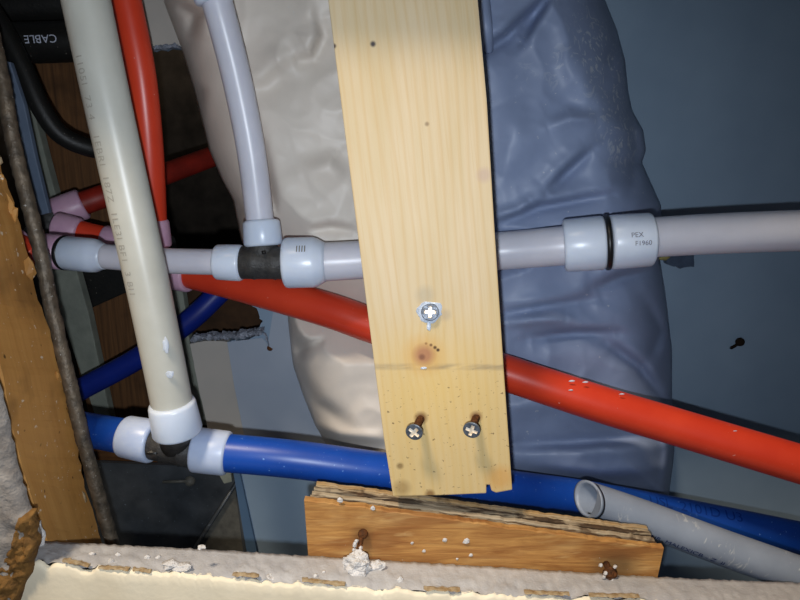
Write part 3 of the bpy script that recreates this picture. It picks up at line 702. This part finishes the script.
def crease(pts, amp, wid, step=0.0):
    """a fold along a line: ridge (amp>0) or valley, with one side standing higher by step"""
    global H
    best = np.full_like(PX, 1e9); sgn = np.zeros_like(PX); tt = np.zeros_like(PX); m = len(pts) - 1
    for k, ((ax, ay), (bx, by)) in enumerate(zip(pts, pts[1:])):
        dx, dy = bx - ax, by - ay; L2 = dx * dx + dy * dy
        s = np.clip(((PX - ax) * dx + (PYG - ay) * dy) / L2, 0, 1)
        qx, qy = PX - ax - s * dx, PYG - ay - s * dy; d = np.hypot(qx, qy)
        c = (qx * dy - qy * dx) / math.sqrt(L2); w_ = d < best
        best = np.where(w_, d, best); sgn = np.where(w_, c, sgn); tt = np.where(w_, (k + s) / m, tt)
    taper = np.sin(np.pi * np.clip(tt, .04, .96)) ** .6
    amp *= 1.6; step *= 1.9
    H += amp * taper * np.exp(-(best / wid) ** 2) + step * taper * np.tanh(sgn / wid * 1.6) * np.exp(-(best / (wid * 3)) ** 2)
for a in [([(480, 54), (506, 36), (548, -4)], -.006, 6, .003), ([(522, 42), (534, 20), (552, -8)], -.005, 5, -.003), ([(610, -10), (620, 40), (612, 70)], -.004, 8, .002),
          ([(546, 192), (566, 172), (592, 148)], -.004, 5, .003), ([(494, 224), (540, 206), (612, 193)], -.004, 5, .003), ([(492, 216), (520, 210), (530, 200)], .003, 5, 0),
          ([(632, 110), (640, 150), (634, 190)], -.004, 7, .002), ([(600, 118), (570, 116), (545, 125)], .003, 8, .002), ([(505, 325), (540, 321), (568, 320)], .004, 6, .002),
          ([(500, 313), (540, 306), (600, 296)], -.003, 5, .002), ([(528, 337), (570, 332), (618, 331)], -.004, 5, .003), ([(592, 288), (620, 276), (655, 268)], -.004, 6, .003),
          ([(608, 342), (640, 366), (672, 408)], -.005, 6, .002), ([(648, 300), (664, 330), (652, 360)], -.004, 7, .002), ([(510, 447), (580, 444), (672, 438)], -.004, 6, -.003),
          ([(520, 466), (600, 474), (670, 470)], .004, 8, .002), ([(662, 420), (668, 450), (664, 488)], .004, 5, 0), ([(300, 330), (335, 326), (372, 334)], .003, 5, .002),
          ([(298, 348), (330, 332), (368, 345)], -.004, 6, .003), ([(288, 342), (300, 348), (296, 362)], -.008, 7, 0), ([(300, 372), (318, 402), (345, 420)], -.003, 7, .002), ([(312, 424), (340, 436), (390, 440)], .004, 7, .002),
          ([(300, 410), (322, 440), (352, 448)], -.004, 6, 0), ([(176, 4), (196, 14), (190, 40)], -.005, 7, .003), ([(170, 40), (184, 70), (180, 90)], -.004, 7, 0), ([(186, 80), (200, 92), (196, 130)], -.003, 6, .002),
          ([(290, 60), (312, 56), (322, 36), (316, 18)], -.003, 7, .003), ([(250, 90), (275, 68), (300, 62)], .002, 10, .002), ([(262, 128), (272, 190), (285, 230)], -.002, 6, .002), ([(300, 170), (330, 160), (348, 180)], .002, 12, -.002),
          ([(296, 232), (330, 226), (356, 230)], -.003, 5, .002), ([(225, 196), (240, 210), (236, 240)], -.003, 6, .002), ([(560, 40), (590, 100), (640, 140)], .003, 16, .001), ([(500, 100), (520, 140), (500, 180)], .003, 18, 0),
          ([(300, 292), (330, 290), (362, 300)], .003, 5, 0), ([(500, 410), (560, 400), (610, 420)], .003, 12, 0)]: crease(*a)
H = np.clip(H, 0.0, .085)
Yg = (YB - .0012) - H
for path, r in PRESS:                                         # the pipes lie in dents of the bag
    for p in path[::2]:
        tt_ = p.dot(FV); qx = 400 + FPX * p.x / tt_; qy = 300 - FPX * p.dot(UV) / tt_
        d = np.hypot(PX - qx, PYG - qy); rp_ = r * FPX / tt_
        need = p.y + r + .0038 - .00075 * np.clip(d - rp_ * .6, 0, None) * .8
        Yg = np.maximum(Yg, np.minimum(need, YB - .001))
def bag_mat(name, c1, c2, dustpts):
    m = Mat(name, .48, .4)
    m.color(m.mix(m.ramp(m.noise(22, 4), .3, .7), srgb(*c1), srgb(*c2)))
    st = m.math('MULTIPLY', m.ramp(m.noise(95, 5, dist=3.0, rough=.62), .555, .61), .9)
    tot = None
    for (px, py, r) in dustpts:
        f = m.near(PY(px, py, .385), r, .6); tot = f if tot is None else m.math('MAXIMUM', tot, f)
    if tot is not None: m.over(m.math('MULTIPLY', st, tot), srgb(190, 196, 204))
    m.over(m.math('MULTIPLY', m.ramp(m.noise(330, 2), .72, .75), .5), srgb(205, 208, 208))
    m.bump(m.noise(30, 3), .12, .003); m.bump(m.noise(160, 3), .06, .001)
    return m.done()
M['bag_warm_lit'] = bag_mat('bag_half_warm_lit', (224, 214, 202), (210, 201, 190), [])  # one bag: warmer, brighter light put into the left half's colour
M['bag_cool_lit'] = bag_mat('bag_plastic_cool_lit', (138, 152, 182), (126, 140, 170), [(612, 58, .026), (634, 128, .022), (618, 95, .022), (556, 70, .014), (588, 62, .018), (520, 78, .012)])  # same plastic, cooler and dimmer light put into the right half's colour
bag = thing('insulation_bag', 'crumpled plastic-wrapped insulation bag wedged behind the white and red pipes', 'insulation')
def sheet(name, lo, hi, mat, lift):
    idx = {}; V = []; F = []
    def vid(j, i):
        if (j, i) not in idx:
            idx[(j, i)] = len(V); V.append(PY(PX[j, i], PYG[j, i], Yg[j, i] - lift))
        return idx[(j, i)]
    for j in range(NYG):
        for i in range(NXG):
            x = (PX[j, i] + PX[j, i + 1]) / 2
            if lo <= x < hi: F.append((vid(j, i), vid(j, i + 1), vid(j + 1, i + 1), vid(j + 1, i)))
    # the sheet turns back to the panel all round its outer rim
    for j in range(NYG):
        for i, ok in ((0, lo < 300), (NXG, hi > 600)):
            if ok:
                a, b = vid(j, i), vid(j + 1, i); c = len(V)
                V.append(Vector((V[b].x, YB - .0004, V[b].z))); V.append(Vector((V[a].x, YB - .0004, V[a].z))); F.append((a, b, c, c + 1))
    return obj(name, V, F, mat, bag, True)
sheet('bag_half_warm_lit', -999, 440, M['bag_warm_lit'], 0)
sheet('bag_half_cool_lit', 425, 9999, M['bag_cool_lit'], .0012)
i0 = lambda px, py: float(Yg[int((py + 80) / 578 * NYG), int(np.argmin(np.abs(PX[int((py + 80) / 578 * NYG)] - px)))])
tube('rolled_flap', spline([PY(476, -40, i0(476, -40) - .004), PY(482, 0, i0(482, 0) - .004), PY(486, 28, i0(486, 28) - .003), PY(488, 50, i0(488, 50) - .001)]), lambda s: .0050 - .002 * s, M['bag_cool_lit'], bag, 16)

# ---------------------------------------------------------------- small things on the back panel
nl = thing('nail', 'bent dark nail driven into the blue-grey panel on the right', 'nail')
lathe_along('head', PY(740, 342, YB - .006), PY(740, 342, YB - .0045), [(0, .0026), (.5, .0031), (1, .0028)], M['hole'], nl, 14)
tube('shank', [PY(740, 342, YB - .005), PY(735, 346, YB - .004), PY(731, 348, YB)], .0011, M['hole'], nl, 10)
tp = thing('tape_scrap', 'torn grey tape scrap under the white pipe beside the bag', 'tape')
prism('tape', (jag([PY(666, 252, YB - .006), PY(694, 252, YB - .006), PY(694, 266, YB - .006), PY(680, 268, YB - .006), PY(667, 264, YB - .006)], .002, .0012, 2), Vector((0, .006, 0))), M['tape'], tp)
blob('glue', PY(662, 257, YB - .008), .0035, M['yellow'], tp, 2, .4, 2, (1.5, .8, .7))

# ---------------------------------------------------------------- put every thing's origin at its own base
bpy.context.view_layer.update()
def meshes(o):
    r = [o] if o.type == 'MESH' else []
    for c in o.children: r += meshes(c)
    return r
for o in list(C.objects):
    if o.parent or o.type not in ('MESH', 'EMPTY'): continue
    ms = meshes(o)
    if not ms: continue
    vs = np.concatenate([np.array([v.co[:] for v in m.data.vertices]) for m in ms])
    lo, hi = vs.min(0), vs.max(0); base = Vector(((lo[0] + hi[0]) / 2, (lo[1] + hi[1]) / 2, lo[2]))
    for m in ms:
        for v in m.data.vertices: v.co -= base
        m.data.update()
    o.location = base
